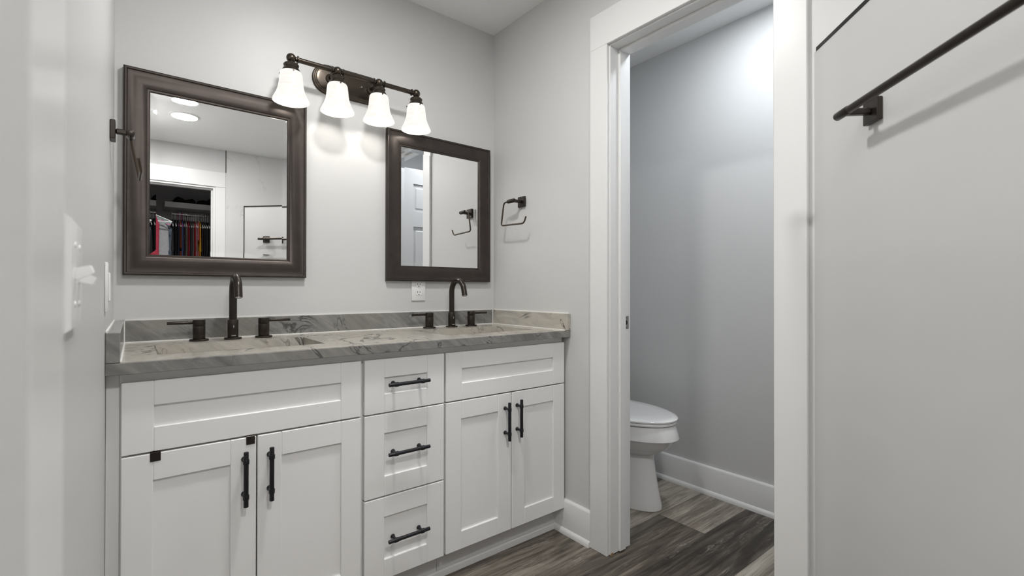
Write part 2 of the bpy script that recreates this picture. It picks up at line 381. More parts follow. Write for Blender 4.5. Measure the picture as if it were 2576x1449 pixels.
struct('trim_12', MB().box(0.69, 0.80, YE+0.016, -2.345, 0, 0.10), M['tile'], 0)

# ------------------------------------------------------------------ vanity cabinets
ZT, TK = 0.89, 0.0286
ZC = ZT-TK
YF = -0.5451
FT = 0.02
def shaker(name, x0, x1, z0, z1, rx, rz, parent):
    b = MB(); y0, y1 = YF, YF+FT
    b.box(x0, x0+rx, y0, y1, z0, z1, bev=0.0018); b.box(x1-rx, x1, y0, y1, z0, z1, bev=0.0018)
    b.box(x0+rx, x1-rx, y0, y1, z1-rz, z1, bev=0.0018); b.box(x0+rx, x1-rx, y0, y1, z0, z0+rz, bev=0.0018)
    b.box(x0+rx-0.002, x1-rx+0.002, y0+0.0075, y1-0.002, z0+rz-0.002, z1-rz+0.002)
    return b.build(name, M['cab'], parent)
def pull(c, axis, parent, L=0.150, cc=0.096):
    c, a = Vector(c), Vector(axis); b = MB(); r = 0.0062
    yb = YF-0.030
    p = Vector((c.x, yb, c.z))
    b.cyl(p-a*L/2, p+a*L/2, r, 20, 0.0012)
    for s in (-1, 1):
        q = p + a*s*cc/2
        b.cyl(q-a*0.0065, q+a*0.0065, r+0.0016, 20, 0.001)
        b.lathe((q.x, YF, q.z), (0, -1, 0), [(0, 0.0078), (0.002, 0.0078), (0.006, 0.0052), (0.016, 0.0046), (0.028, 0.0046)], 18)
    return b.build('handle', M['black'], parent)
def carcass(x0, x1, root):
    b = MB(); t = 0.016
    b.box(x0, x0+t, -0.525+0.019, -0.003, 0.0, ZC-0.0005); b.box(x1-t, x1, -0.525+0.019, -0.003, 0.0, ZC-0.0005)
    b.box(x0+t, x1-t, -0.506, -0.003, 0.095, 0.111); b.box(x0+t, x1-t, -0.010, -0.003, 0.111, ZC-0.0005)
    # cut the toe recess by leaving side panels back at the toe board
    return b
sections = [('sink_cabinet', 0.0265, 0.6305), ('drawer_cabinet', 0.6310, 0.9335), ('sink_cabinet', 0.9340, 1.5405)]
labels = ['white shaker sink cabinet at the left wall with two hook clips over one door',
          'narrow white shaker cabinet of three stacked drawers between the two sink cabinets',
          'white shaker sink cabinet beside the toilet doorway, under the right faucet']
roots = []
for (nm, x0, x1_), lb in zip(sections, labels):
    root = thing(nm, lb, 'cabinet', ((x0+x1_)/2, -0.27, 0)); roots.append(root)
    b = MB(); t = 0.016; yb = -0.506
    for xa, xb in ((x0, x0+t), (x1_-t, x1_)):
        b.loft([[Vector((xx, yy, zz)) for yy, zz in ((-0.003, 0.0), (-0.003, ZC-0.0005), (yb, ZC-0.0005), (yb, 0.104), (-0.470, 0.104), (-0.470, 0.0))] for xx in (xa, xb)])
    b.box(x0+t, x1_-t, yb, -0.003, 0.104, 0.120); b.box(x0+t, x1_-t, -0.010, -0.003, 0.120, ZC-0.0005)
    b.build('body', M['cab'], root, 0)
    ff = MB(); f0, f1 = -0.525, -0.506; sw = 0.020
    ff.box(x0, x0+sw, f0, f1, 0.104, ZC-0.0005); ff.box(x1_-sw, x1_, f0, f1, 0.104, ZC-0.0005)
    ff.box(x0+sw, x1_-sw, f0, f1, 0.815, ZC-0.0005); ff.box(x0+sw, x1_-sw, f0, f1, 0.104, 0.125); ff.box(x0+sw, x1_-sw, f0, f1, 0.64, 0.675)
    if nm == 'drawer_cabinet': ff.box(x0+sw, x1_-sw, f0, f1, 0.365, 0.40)
    ff.build('face_frame', M['cab'], root, 0)
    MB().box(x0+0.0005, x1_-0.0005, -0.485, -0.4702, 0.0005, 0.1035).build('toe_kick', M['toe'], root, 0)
Z0, Z1, ZD, Z2, Z3 = 0.1085, 0.655, 0.6595, 0.837, 0.380
A = roots[0]
shaker('false_front', 0.0296, 0.6247, ZD, Z2, 0.0640, 0.062, A)
d = shaker('door', 0.0296, 0.3240, Z0, Z1, 0.0630, 0.068, A); pull((0.294, 0, 0.5485), (0, 0, 1), d)
d = shaker('door', 0.3272, 0.6247, Z0, Z1, 0.0630, 0.068, A); pull((0.358, 0, 0.549), (0, 0, 1), d)
Bc = roots[1]
for z0, z1, rz, hz in ((ZD, Z2, 0.062, 0.754), (0.3844, 0.6555, 0.065, 0.526), (Z0, Z3, 0.066, 0.2425)):
    d = shaker('drawer', 0.6359, 0.9299, z0, z1, 0.0680, rz, Bc); pull((0.781, 0, hz), (1, 0, 0), d)
Cc = roots[2]
shaker('false_front', 0.9382, 1.5366, ZD, Z2, 0.0680, 0.062, Cc)
d = shaker('door', 0.9382, 1.2393, Z0, Z1, 0.0660, 0.066, Cc); pull((1.207, 0, 0.549), (0, 0, 1), d)
d = shaker('door', 1.2425, 1.5366, Z0, Z1, 0.0660, 0.066, Cc); pull((1.268, 0, 0.5525), (0, 0, 1), d)
tag(MB().box(0.0008, 0.0260, -0.524, -0.02, 0, ZC-0.0008).build('filler_strip', M['cab'], None), 'white vertical filler strip between the left wall and sink cabinet', 'filler strip')
b = MB(); b.box(0.0270, 1.5235, -0.4955, -0.4855, 0, 0.026, bev=0.002)
tag(b.build('toe_kick_moulding', M['white'], None), 'white flat moulding strip on the floor along the cabinet toe kick', 'moulding')
# hook clips folded over the top of the left door
for k, (cx, lb) in enumerate(((0.097, 'dark bronze hook clip over the left cabinet door, farther from its handle'),
                              (0.3095, 'dark bronze hook clip over the left cabinet door, just above its handle'))):
    b = MB(); w = 0.0108
    b.box(cx-w, cx+w, YF-0.0022, YF-0.0002, 0.6345, 0.6577, bev=0.0008); b.box(cx-w, cx+w, YF-0.0022, YF+FT+0.002, 0.6556, 0.6576, bev=0.0006)
    b.box(cx-w, cx+w, YF+FT+0.0003, YF+FT+0.0018, 0.640, 0.6577)
    tag(b.build('door_hook_clip', M['bronze'], None), lb, 'hook clip', 'hook clips over the cabinet door')

# ------------------------------------------------------------------ stone worktop with two basins
ct = thing('stone_countertop', 'grey veined stone vanity countertop with two rectangular basins and backsplashes', 'countertop', (W/2, -0.28, ZC))
YK = -0.5701
e = 0.0006
SINKS = [(0.103, 0.546, -0.437, -0.172), (1.004, 1.447, -0.437, -0.172)]
b = MB()
xs = [e, SINKS[0][0], SINKS[0][1], SINKS[1][0], SINKS[1][1], W-e]
sy0, sy1 = -0.437, -0.172
b.box(e, W-e, YK+0.0102, sy0, ZC, ZT); b.box(e, W-e, sy1, -e, ZC, ZT)
for i in (0, 2, 4): b.box(xs[i], xs[i+1], sy0, sy1, ZC, ZT)
top = b.build('slab', M['stone_lit'], ct, 0)
MB().box(e, W-e, YK, YK+0.010, ZC, ZT-0.0004, bev=0.001).build('front_edge', M['stone'], ct)  # edge strip split off to carry the darker, shaded stone copy
for sx0, sx1, _, _ in SINKS:
    s = MB(); t = 0.012; zb = ZT-0.125
    s.box(sx0-t, sx0, sy0-t, sy1+t, zb, ZC-0.0003); s.box(sx1, sx1+t, sy0-t, sy1+t, zb, ZC-0.0003)
    s.box(sx0, sx1, sy0-t, sy0, zb, ZC-0.0003); s.box(sx0, sx1, sy1, sy1+t, zb, ZC-0.0003)
    s.box(sx0-t, sx1+t, sy0-t, sy1+t, zb-t, zb)
    so = s.build('basin', M['stone_lit'], ct, 0)
    dr = MB(); c = ((sx0+sx1)/2, (sy0+sy1)/2, zb)
    dr.lathe(c, (0, 0, 1), [(0.0, 0.031), (0.002, 0.031), (0.003, 0.026), (0.0015, 0.02), (0.004, 0.018), (0.006, 0.0)])
    dr.build('drain', M['bronze'], so)
HS, TS = 0.073, 0.020
zs1 = ZT+HS
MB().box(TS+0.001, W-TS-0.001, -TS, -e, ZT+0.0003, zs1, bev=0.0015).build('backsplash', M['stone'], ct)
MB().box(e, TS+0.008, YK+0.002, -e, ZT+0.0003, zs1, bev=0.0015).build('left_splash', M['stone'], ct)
MB().box(W-TS, W-e, YK, -e, ZT+0.0003, zs1, bev=0.0015).build('right_splash', M['stone_lit'], ct)
b = MB(); k = 0.0032
b.box(TS+0.008, W-TS, -TS-k, -TS, ZT+0.0001, ZT+k); b.box(TS+0.008, TS+0.008+k, YK+0.01, -TS, ZT+0.0001, ZT+k); b.box(W-TS-k, W-TS, YK+0.01, -TS, ZT+0.0001, ZT+k)
b.box(TS+0.008, TS+0.008+k*0.8, -TS-k*0.8, -TS, ZT+k, zs1); b.box(W-TS-k*0.8, W-TS, -TS-k*0.8, -TS, ZT+k, zs1)
b.box(TS+0.01, W-TS, -0.005, -0.0005, zs1, zs1+0.004); b.box(0.0006, 0.005, YK+0.01, -0.001, zs1, zs1+0.004); b.box(W-0.005, W-0.0006, YK+0.01, -0.001, zs1, zs1+0.004)
o = b.build('caulk_line', M['caulk'], ct, 0); o['label'] = 'white caulk line along the splashes'

# ------------------------------------------------------------------ faucets
def spout(x, label):
    y = -0.092; z = ZT
    r = thing('faucet_spout', label, 'faucet', (x, y, z), 'faucet spouts of the two basins')
    MB().lathe((x, y, z), (0, 0, 1), [(0, 0.028), (0.005, 0.028), (0.0065, 0.0265), (0.0065, 0.017)], 36).build('base_flange', M['bronze'], r)
    MB().cyl((x, y, z+0.0065), (x, y, z+0.070), 0.0172, 36, 0.0012).build('lower_body', M['bronze'], r)
    zr = z+0.166; R = 0.054
    path = [(x, y, z+0.070), (x, y, z+0.12), (x, y, zr-0.005)] + [(x, y-R+R*math.cos(a), zr+R*math.sin(a)) for a in [math.radians(k) for k in range(0, 166, 8)]]
    ex, ey, ez = path[-1]; a = math.radians(160); tx, tz = math.sin(a)*-1, math.cos(a)
    path += [(x, ey-0.005, ez-0.020), (x, ey-0.0085, ez-0.034)]
    MB().tube(path, 0.0126, 24).build('gooseneck', M['bronze'], r)
    p = Vector(path[-1]); dd = (Vector(path[-1])-Vector(path[-2])).normalized()
    MB().cyl(p, p+dd*0.0025, 0.0095, 20).build('aerator', M['chrome'], r)
    mk = MB(); mk.box(x-0.0009, x+0.0009, y-0.01745, y-0.0171, z+0.042, z+0.050)
    mk.build('printed_line', M['silver'], r)
    mk = MB(); n = 24                                          # the small silver script mark low on the body
    arc = [math.radians(-112 + 44*i/n) for i in range(n+1)]
    zz = [(0.0125+0.0006*math.sin(i*2.4), 0.0145+0.0016*math.sin(i*1.7)) for i in range(n+1)]
    mk.loft([[Vector((x+q*math.cos(a_), y+q*math.sin(a_), z+h)) for q, h in ((0.0170, lo), (0.01735, lo), (0.01735, hi), (0.0170, hi))] for a_, (lo, hi) in zip(arc, zz)])
    mk.build('printed_mark', M['silver'], r)
def handle(x, side, label):
    y = -0.088; z = ZT
    r = thing('lever_tap', label, 'faucet handle', (x, y, z), 'lever handles of the two faucets')
    MB().lathe((x, y, z), (0, 0, 1), [(0, 0.029), (0.005, 0.029), (0.0065, 0.0275), (0.0065, 0.018)], 36).build('base_flange', M['bronze'], r)
    MB().cyl((x, y, z+0.0065), (x, y, z+0.051), 0.0186, 36, 0.0008).build('valve_body', M['bronze'], r)
    MB().cyl((x, y, z+0.0518), (x, y, z+0.073), 0.0186, 36, 0.0008).build('cap', M['bronze'], r)
    MB().cyl((x+side*0.015, y, z+0.0635), (x+side*0.090, y-0.004, z+0.0635), 0.0054, 18, 0.001).build('lever', M['bronze'], r)
spout(0.330, 'dark bronze gooseneck spout over the left basin, under the larger-looking mirror')
spout(1.236, 'dark bronze gooseneck spout over the right basin, beside the wall outlet')
handle(0.229, -1, 'dark bronze lever handle at the far left of the countertop, lever to the left')
handle(0.430, 1, 'dark bronze lever handle right of the left spout, lever to the right')
handle(1.119, -1, 'dark bronze lever handle below the wall outlet, lever to the left')
handle(1.349, 1, 'dark bronze lever handle right of the right spout, nearest the far corner')

# ------------------------------------------------------------------ mirrors
def make_mirror(x0, x1, z0, z1, label):
    r = thing('framed_mirror', label, 'mirror', ((x0+x1)/2, 0, z0), 'twin mirrors above the basins')
    prof = [(0, 0.0005), (0, 0.021), (0.0015, 0.025), (0.005, 0.0275), (0.009, 0.0265), (0.0115, 0.023), (0.013, 0.0225), (0.030, 0.0235), (0.048, 0.0225), (0.060, 0.019), (0.064, 0.0155), (0.0685, 0.0150), (0.0715, 0.0125), (0.0718, 0.0005)]
    b = MB()
    rings = [[Vector((x0+d, -h, z0+d)), Vector((x1-d, -h, z0+d)), Vector((x1-d, -h, z1-d)), Vector((x0+d, -h, z1-d))] for d, h in prof]
    b.loft(rings, close=True)
    b.build('frame', M['frame'], r, 30)
    g = MB(); f = 0.0705; bv = 0.018; yg = -0.0105; dz = 0.00040
    o_ = [(x0+f, z0+f), (x1-f, z0+f), (x1-f, z1-f), (x0+f, z1-f)]
    i_ = [(x0+f+bv, z0+f+bv), (x1-f-bv, z0+f+bv), (x1-f-bv, z1-f-bv), (x0+f+bv, z1-f-bv)]
    bk = [g.bm.verts.new((x, -0.004, z)) for x, z in o_]
    ov = [g.bm.verts.new((x, yg-dz, z)) for x, z in o_]; iv = [g.bm.verts.new((x, yg, z)) for x, z in i_]
    for k in range(4):
        n = (k+1) % 4
        g.bm.faces.new((ov[k], ov[n], iv[n], iv[k])); g.bm.faces.new((bk[k], bk[n], ov[n], ov[k]))
    g.bm.faces.new(iv); g.bm.faces.new(bk)
    g.build('mirror_glass', M['mirror'], r, 0)
make_mirror(0.0225, 0.597, 1.114, 1.808, 'wall mirror in a wide dark bronze frame by the left wall, reflecting the clothes closet')
make_mirror(0.9420, 1.511, 1.107, 1.798, 'wall mirror in a wide dark bronze frame by the far corner, reflecting the towel ring')

# ------------------------------------------------------------------ vanity light
LX = [0.5165, 0.6905, 0.8645, 1.0385]; LY, LZ = -0.11, 1.945
v = thing('vanity_light', 'dark bronze four-light vanity fixture with white bell glass shades above the mirrors', 'wall light', (0.7775, 0, LZ))
def stadium(hx, hz, n=16):
    pts = []
    for k in range(n+1):
        a = -PI/2 + PI*k/n; pts.append((hx-hz+hz*math.cos(a), hz*math.sin(a)))
    for k in range(n+1):
        a = PI/2 + PI*k/n; pts.append((-(hx-hz)+hz*math.cos(a), hz*math.sin(a)))
    return pts
b = MB()
rings = []
for inset, h in ((0, 0.0005), (0, 0.006), (0.003, 0.010), (0.007, 0.011), (0.009, 0.0145), (0.013, 0.0155), (0.015, 0.019), (0.020, 0.020), (0.024, 0.0205)):
    rings.append([Vector((0.7775+x, -h, LZ+z)) for x, z in stadium(0.156-inset, 0.0625-inset)])
b.loft(rings); bp = b.build('backplate', M['lampm'], v)
for sx in (-0.045, 0.045):
    MB().lathe((0.7775+sx, -0.0205, LZ), (0, -1, 0), [(0, 0.0045), (0.004, 0.0045), (0.007, 0.003), (0.009, 0.0)], 14).build('screw', M['chrome'], bp)
for ax in (LX[1], LX[2]):
    MB().lathe((ax, -0.0205, LZ), (0, -1, 0), [(0, 0.020), (0.006, 0.019), (0.012, 0.011), (0.05, 0.0085), (-LY-0.0205, 0.0085)], 20).build('arm', M['lampm'], v)
b = MB()
for i in range(3):
    xa, xb = LX[i]+0.012, LX[i+1]-0.012
    b.lathe((xa, LY, LZ), (1, 0, 0), [(0, 0.008), (0.008, 0.008), (0.009, 0.0145), (0.0125, 0.0145), (0.014, 0.0098), (xb-xa-0.014, 0.0098), (xb-xa-0.0125, 0.0145), (xb-xa-0.009, 0.0145), (xb-xa-0.008, 0.008), (xb-xa, 0.008)], 24)
b.build('cross_bar', M['lampm'], v)
for x in LX:
    s = MB(); s.ball((x, LY, LZ), 0.0175)
    s.lathe((x, LY, LZ-0.014), (0, 0, -1), [(0, 0.011), (0.006, 0.013), (0.008, 0.024), (0.013, 0.0275), (0.018, 0.026), (0.022, 0.0245), (0.030, 0.030), (0.042, 0.0345), (0.050, 0.036), (0.050, 0.028)], 28)
    for k in range(3):
        a = k*2*PI/3+0.5; c = Vector((math.cos(a), math.sin(a), 0))
        s.cyl(Vector((x, LY, LZ-0.059))+c*0.033, Vector((x, LY, LZ-0.059))+c*0.043, 0.0028, 10)
    cup = s.build('socket_cup', M['lampm'], v)
    zt_ = LZ-0.052
    out = [(0.000, 0.027), (0.002, 0.035), (0.008, 0.0385), (0.022, 0.0405), (0.045, 0.0425), (0.065, 0.0460), (0.083, 0.052), (0.098, 0.0590), (0.108, 0.0640), (0.113, 0.0655)]
    inn = [(h, r_-0.004) for h, r_ in reversed(out)]
    g = MB(); g.lathe((x, LY, zt_), (0, 0, -1), out+[(0.114, 0.0635)]+inn[:-1]+[(0.004, 0.020), (0.0035, 0.0)], 40, cap=False)
    sh = g.build('glass_shade', M['shade'], v)
    bu = MB(); bu.lathe((x, LY, zt_-0.012), (0, 0, -1), [(0, 0.013), (0.014, 0.014), (0.028, 0.021), (0.045, 0.0285), (0.060, 0.0300), (0.074, 0.026), (0.084, 0.016), (0.088, 0.0)], 24)
    bu.build('bulb', M['bulb'], sh)

# ------------------------------------------------------------------ towel rings
def towel_ring(side, yc, zc, xw, label, tilt=0.0, D=0.062):
    """side +1: right wall (projects to -x); -1: left wall (projects to +x)"""
    sx = -side
    r = thing('towel_ring', label, 'towel ring', (xw, yc, zc), 'open towel rings on the side walls')
    P = lambda d, y, z: (xw+sx*d, y, z)
    b = MB(); xa, xb = sorted((xw+sx*0.0005, xw+sx*0.012)); b.box(xa, xb, yc-0.0255, yc+0.0255, zc-0.0255, zc+0.0255, bev=0.0015); b.build('wall_plate', M['bronze'], r)
    b = MB(); xa, xb = sorted((xw+sx*0.012, xw+sx*(D+0.004))); b.box(xa, xb, yc-0.008, yc+0.008, zc-0.007, zc+0.007, bev=0.003)
    b.cyl(P(D, yc-0.012, zc), P(D, yc+0.040, zc), 0.0100, 20, 0.003); b.build('post', M['bronze'], r)
    R = Matrix.Rotation(tilt, 3, 'Y')
    pts = [(0, 0.036, 0), (0, 0.072, -0.001), (0, 0.094, -0.112), (0, -0.082, -0.119), (0, -0.098, -0.088)]
    pth = [Vector(P(D, yc, zc)) + R @ Vector(p) for p in fillet(pts, 0.016)]
    MB().tube(pth, 0.0040, 14).build('ring', M['ringm'], r)
towel_ring(1, -0.242, 1.4995, W, 'bronze open towel ring on the grey wall between mirror corner and toilet doorway')
towel_ring(-1, -0.345, 1.500, 0.0, 'bronze open towel ring on the left wall, seen edge on before the mirror', math.radians(-11), 0.044)

# ------------------------------------------------------------------ towel bar on the angled partition
S1, S2, ZB = 0.266, 0.940, 1.470
r = thing('towel_bar', 'long dark bronze towel bar on the angled white shower partition', 'towel bar', tuple(TP @ Vector(((S1+S2)/2, -0.03, ZB))))
for s in (S1, S2):
    MB().box(s-0.0255, s+0.0255, -0.0125, -0.0005, ZB-0.0255, ZB+0.0255, bev=0.0012, T=TP).build('wall_plate', M['bronze'], r)
    b = MB(); b.box(s-0.008, s+0.008, -0.066, -0.0125, ZB-0.0075, ZB+0.0075, bev=0.003, T=TP)
    b.build('post', M['bronze'], r)
e0, e1 = S1-0.030, S2+0.030
MB().cyl(TP @ Vector((e0, -0.066, ZB)), TP @ Vector((e0+0.050, -0.066, ZB)), 0.0098, 24, 0.003).build('end_cap', M['bronze'], r)
MB().cyl(TP @ Vector((e1-0.050, -0.066, ZB)), TP @ Vector((e1, -0.066, ZB)), 0.0098, 24, 0.003).build('end_cap', M['bronze'], r)
MB().cyl(TP @ Vector((e0+0.048, -0.066, ZB)), TP @ Vector((e1-0.048, -0.066, ZB)), 0.0086, 24).build('bar', M['bronze'], r)

# ------------------------------------------------------------------ outlet and switches
r = thing('wall_outlet', 'white duplex outlet plate partly behind the right mirror frame', 'outlet', (1.1065, 0, 1.015))
MB().box(1.071, 1.142, -0.006, -0.0003, 1.015, 1.1295, bev=0.002, seg=2).build('cover_plate', M['plastic'], r)
for zc in (1.0530, 1.0915):
    b = MB(); pts = [(0.0170*math.cos(a), max(-0.0130, min(0.0130, 0.0170*math.sin(a)))) for a in [2*PI*k/40 for k in range(40)]]
    b.loft([[Vector((1.1065+x*q, -h, zc+z*q)) for x, z in pts] for h, q in ((0.0055, 1), (0.0074, 1), (0.0080, 0.96))])
    rc = b.build('receptacle', M['plastic'], r)
    b = MB()
    for dx, hh in ((-0.0063, 0.0045), (0.0063, 0.0037)): b.box(1.1065+dx-0.0011, 1.1065+dx+0.0011, -0.0083, -0.0070, zc+0.003-hh, zc+0.003+hh)
    b.cyl((1.1065, -0.0083, zc-0.0082), (1.1065, -0.0070, zc-0.0082), 0.0026, 12); b.build('slots', M['dark'], rc)
MB().lathe((1.1065, -0.006, 1.0722), (0, -1, 0), [(0, 0.0028), (0.0008, 0.0026), (0.0012, 0)], 14).build('screw', M['plastic'], r)
r = thing('light_switch', 'white two-gang toggle switch plate, nearest on the left wall, blurred', 'light switch', (0, -1.365, 1.023))
b = MB(); b.loft([[Vector((x, -1.3645+sy*(0.0585-i), 1.0805+sz*(0.0575-i))) for sy, sz in ((-1, -1), (1, -1), (1, 1), (-1, 1))] for x, i in ((0.0003, 0), (0.0015, 0), (0.0065, 0.004), (0.0068, 0.006))])
b.build('cover_plate', M['plastic'], r)
for yc, up in ((-1.388, 1), (-1.342, -1)):
    R = Matrix.Translation((0.0055, yc, 1.0805)) @ Matrix.Rotation(-up*math.radians(22), 4, 'Y')
    b = MB(); b.loft([[R @ Vector((x, sy*w, sz*h)) for sy, sz in ((-1, -1), (1, -1), (1, 1), (-1, 1))] for x, w, h in ((0, 0.0048, 0.0060), (0.011, 0.0042, 0.0048), (0.0155, 0.0040, 0.0042), (0.0165, 0.0030, 0.0030))])
    b.build('toggle', M['plastic'], r)
    for dz in (-0.030, 0.030):
        MB().lathe((0.0066, yc, 1.0805+dz), (1, 0, 0), [(0, 0.0032), (0.0010, 0.003), (0.0016, 0)], 12).build('screw', M['plastic'], r)
r = thing('wall_switch', 'slim white rocker switch plate low on the left wall near the stone splash', 'light switch', (0, -0.575, 1.014))
MB().box(0.0003, 0.0062, -0.611, -0.541, 1.014, 1.129, bev=0.002, seg=2).build('cover_plate', M['plastic'], r)
MB().box(0.0060, 0.0100, -0.593, -0.559, 1.038, 1.105, bev=0.0015).build('rocker', M['plastic'], r)
# strike plate on the toilet door jamb
r = thing('strike_plate', 'nickel strike plate with a round hole on the toilet doorway jamb', 'strike plate', (W+0.1, j0, 0.905))
b = MB(); sxa, sxb = s1+0.002, x1+0.0005
b.box(sxa, sxb, j0-0.0016, j0-0.0002, 0.905, 0.959, bev=0.0006); b.build('plate', M['chrome'], r)
MB().lathe((sxa+0.009, j0-0.0016, 0.932), (0, -1, 0), [(0, 0.0095), (0.0003, 0.0095), (0.0004, 0)], 24).build('latch_hole', M['dark'], r)
for dz in (-0.02, 0.02): MB().lathe((sxa+0.009, j0-0.0016, 0.932+dz), (0, -1, 0), [(0, 0.0026), (0.0006, 0.0022), (0.0007, 0)], 12).build('screw', M['dark'], r)

# ------------------------------------------------------------------ ceiling lights
def disk_light(x, y, m, label, rad=0.085):
    r = thing('ceiling_light', label, 'ceiling light', (x, y, H))
    MB().lathe((x, y, H-0.0003), (0, 0, -1), [(0, rad+0.014), (0.006, rad+0.013), (0.009, rad+0.002), (0.007, rad), (0.004, rad)], 40).build('trim_ring', M['plastic'], r)
    MB().lathe((x, y, H-0.004), (0, 0, -1), [(0, rad-0.0004), (0.0035, rad-0.0006), (0.005, rad-0.012)], 40).build('lens', m, r)
disk_light(0.356, -2.47, M['disk'], 'round lit ceiling disk light seen in the left mirror')
disk_light(0.64, -0.95, M['disk2'], 'round lit ceiling disk light over the vanity, above the frame')
disk_light(2.02, -1.12, M['diskt'], 'round cool ceiling disk light inside the toilet room')

# ------------------------------------------------------------------ toilet
TX = 2.04
t = thing('toilet', 'white elongated toilet with closed lid beyond the doorway', 'toilet', (TX, -0.40, 0))
def egg(yf, yb, hw, n=48, p=2.0):
    """outline, rounded front at yf, squarer back at yb"""
    out = []; ym = yb + (yf-yb)*0.42
    for k in range(n):
        a = 2*PI*k/n; c, s = math.cos(a), math.sin(a)
        if s < 0: x, y = hw*math.copysign(abs(c)**0.98, c), ym + (ym-yf)*s
        else: x, y = hw*math.copysign(abs(c)**0.6, c), ym + (yb-ym)*math.copysign(abs(s)**0.6, s)
        out.append((TX+x, y))
    return out
def sect(b, S): return b.loft([[Vector((x, y, z)) for x, y in egg(yf, yb, hw)] for z, yf, yb, hw in S])
b = MB()
sect(b, [(0.0, -0.684, -0.20, 0.116), (0.004, -0.688, -0.20, 0.120), (0.020, -0.688, -0.20, 0.120), (0.06, -0.678, -0.20, 0.114), (0.12, -0.665, -0.20, 0.106), (0.18, -0.655, -0.20, 0.101), (0.235, -0.646, -0.20, 0.099), (0.258, -0.646, -0.20, 0.101),
         (0.268, -0.658, -0.20, 0.112), (0.280, -0.684, -0.19, 0.134), (0.300, -0.714, -0.18, 0.156), (0.325, -0.742, -0.17, 0.174), (0.345, -0.756, -0.16, 0.183), (0.3575, -0.7735, -0.16, 0.193), (0.360, -0.7735, -0.16, 0.193),
         (0.410, -0.757, -0.16, 0.184), (0.420, -0.753, -0.16, 0.181), (0.424, -0.747, -0.16, 0.176)])
b.build('bowl', M['porc'], t, 28)
b = MB(); sect(b, [(0.4255, -0.752, -0.235, 0.180), (0.428, -0.759, -0.235, 0.185), (0.436, -0.760, -0.235, 0.186), (0.4395, -0.757, -0.235, 0.184)]); b.build('seat', M['porc'], t, 50)
b = MB(); sect(b, [(0.4405, -0.757, -0.235, 0.184), (0.443, -0.763, -0.232, 0.188), (0.450, -0.764, -0.232, 0.189), (0.4545, -0.758, -0.234, 0.185), (0.4585, -0.735, -0.245, 0.168), (0.460, -0.66, -0.28, 0.11)]); b.build('lid', M['porc'], t, 50)
b = MB(); b.box(TX-0.055, TX+0.055, -0.235, -0.215, 0.4255, 0.452, bev=0.006, seg=2); b.build('hinge', M['porc'], t)
b = MB(); b.box(TX-0.205, TX+0.205, -0.205, -0.03, 0.4245, 0.76, bev=0.02, seg=3); b.build('tank', M['porc'], t)
b = MB(); b.box(TX-0.215, TX+0.215, -0.215, -0.025, 0.7605, 0.795, bev=0.012, seg=3); b.build('tank_lid', M['porc'], t)
MB().tube([(TX-0.15, -0.205, 0.70), (TX-0.15, -0.225, 0.70), (TX-0.10, -0.228, 0.695)], 0.006, 10).build('flush_lever', M['chrome'], t)

# ------------------------------------------------------------------ closet behind the mirror's view
SZ = 1.925
b = MB(); b.box(0.297, 1.298, -4.35, -4.03, SZ, SZ+0.055)
tag(b.build('closet_shelf', M['white'], None, 0), 'white closet shelf across the rear, holding black bundles', 'shelf')
RZ = SZ-0.06
tag(MB().cyl((0.36, -4.11, RZ), (1.299, -4.11, RZ), 0.0125, 16).build('closet_rod', M['chrome'], None), 'metal rod under the rear closet shelf holding the row of shirts', 'closet rod')
tag(MB().cyl((0.14, -4.349, RZ), (0.14, YE-T-0.001, RZ), 0.0125, 16).build('closet_rod', M['chrome'], None), 'metal rod along the left side of the closet holding long clothes', 'closet rod')
def lump(x0, x1, y, z, h, name, label, seed):
    rn = random.Random(seed); b = MB(); n = 22; rings = []
    for i in range(n+1):
        u = i/n; x = x0+(x1-x0)*u; e_ = max(0.06, math.sin(PI*min(1, max(0, u)))**0.5)
        hh = h*e_*(0.8+0.3*math.sin(u*7+seed)); d = 0.11*e_
        rings.append([Vector((x+0.006*math.sin(k*2.1+i), y+d*math.cos(2*PI*k/18)*(1+0.06*math.sin(3*k+i)), z+max(0, hh*(0.5+0.5*math.sin(2*PI*k/18))*(1+0.05*math.sin(5*k+i*1.3))))) for k in range(18)])
    b.loft(rings); return tag(b.build(name, M['duffel'], None, 60), label, 'clothing')
lump(0.37, 0.575, -4.16, SZ+0.0555, 0.095, 'folded_clothes', 'flatter black clothing bundle at the left on the closet shelf', 1.0)
lump(0.58, 0.88, -4.17, SZ+0.0555, 0.15, 'folded_clothes', 'taller black clothing bundle at the right on the closet shelf', 2.6)
MH = {}
def cloth(col):
    k = tuple(min(0.8, c*1.6) for c in col)
    if k not in MH: MH[k] = mat('fabric_%d' % len(MH), k, 0.85, var=0.25, scale=60, bump=0.2)
    return MH[k]
def hanger(o, d, m, label, group):
    """o: rod centre, d: unit vector along the hanger's width"""
    o, d = Vector(o), Vector(d); z = Vector((0, 0, 1)); R = 0.0165
    hook = [o + d*(R*math.sin(a)) + z*(R*math.cos(a)) for a in [math.radians(k) for k in range(-100, 200, 20)]]
    hook = hook[::-1]
    neck = o - z*0.062
    pth = [p for p in reversed(hook)] + [o + d*0.003 - z*0.035, neck]
    b = MB(); b.tube(pth, 0.0032, 8)
    L, R_ = neck - d*0.205 - z*0.085, neck + d*0.205 - z*0.085
    b.tube(fillet([neck - d*0.002, L, R_, neck + d*0.002], 0.02, 5), 0.0048, 8)
    return tag(b.build('clothes_hanger', m, None), label, 'hanger', group)
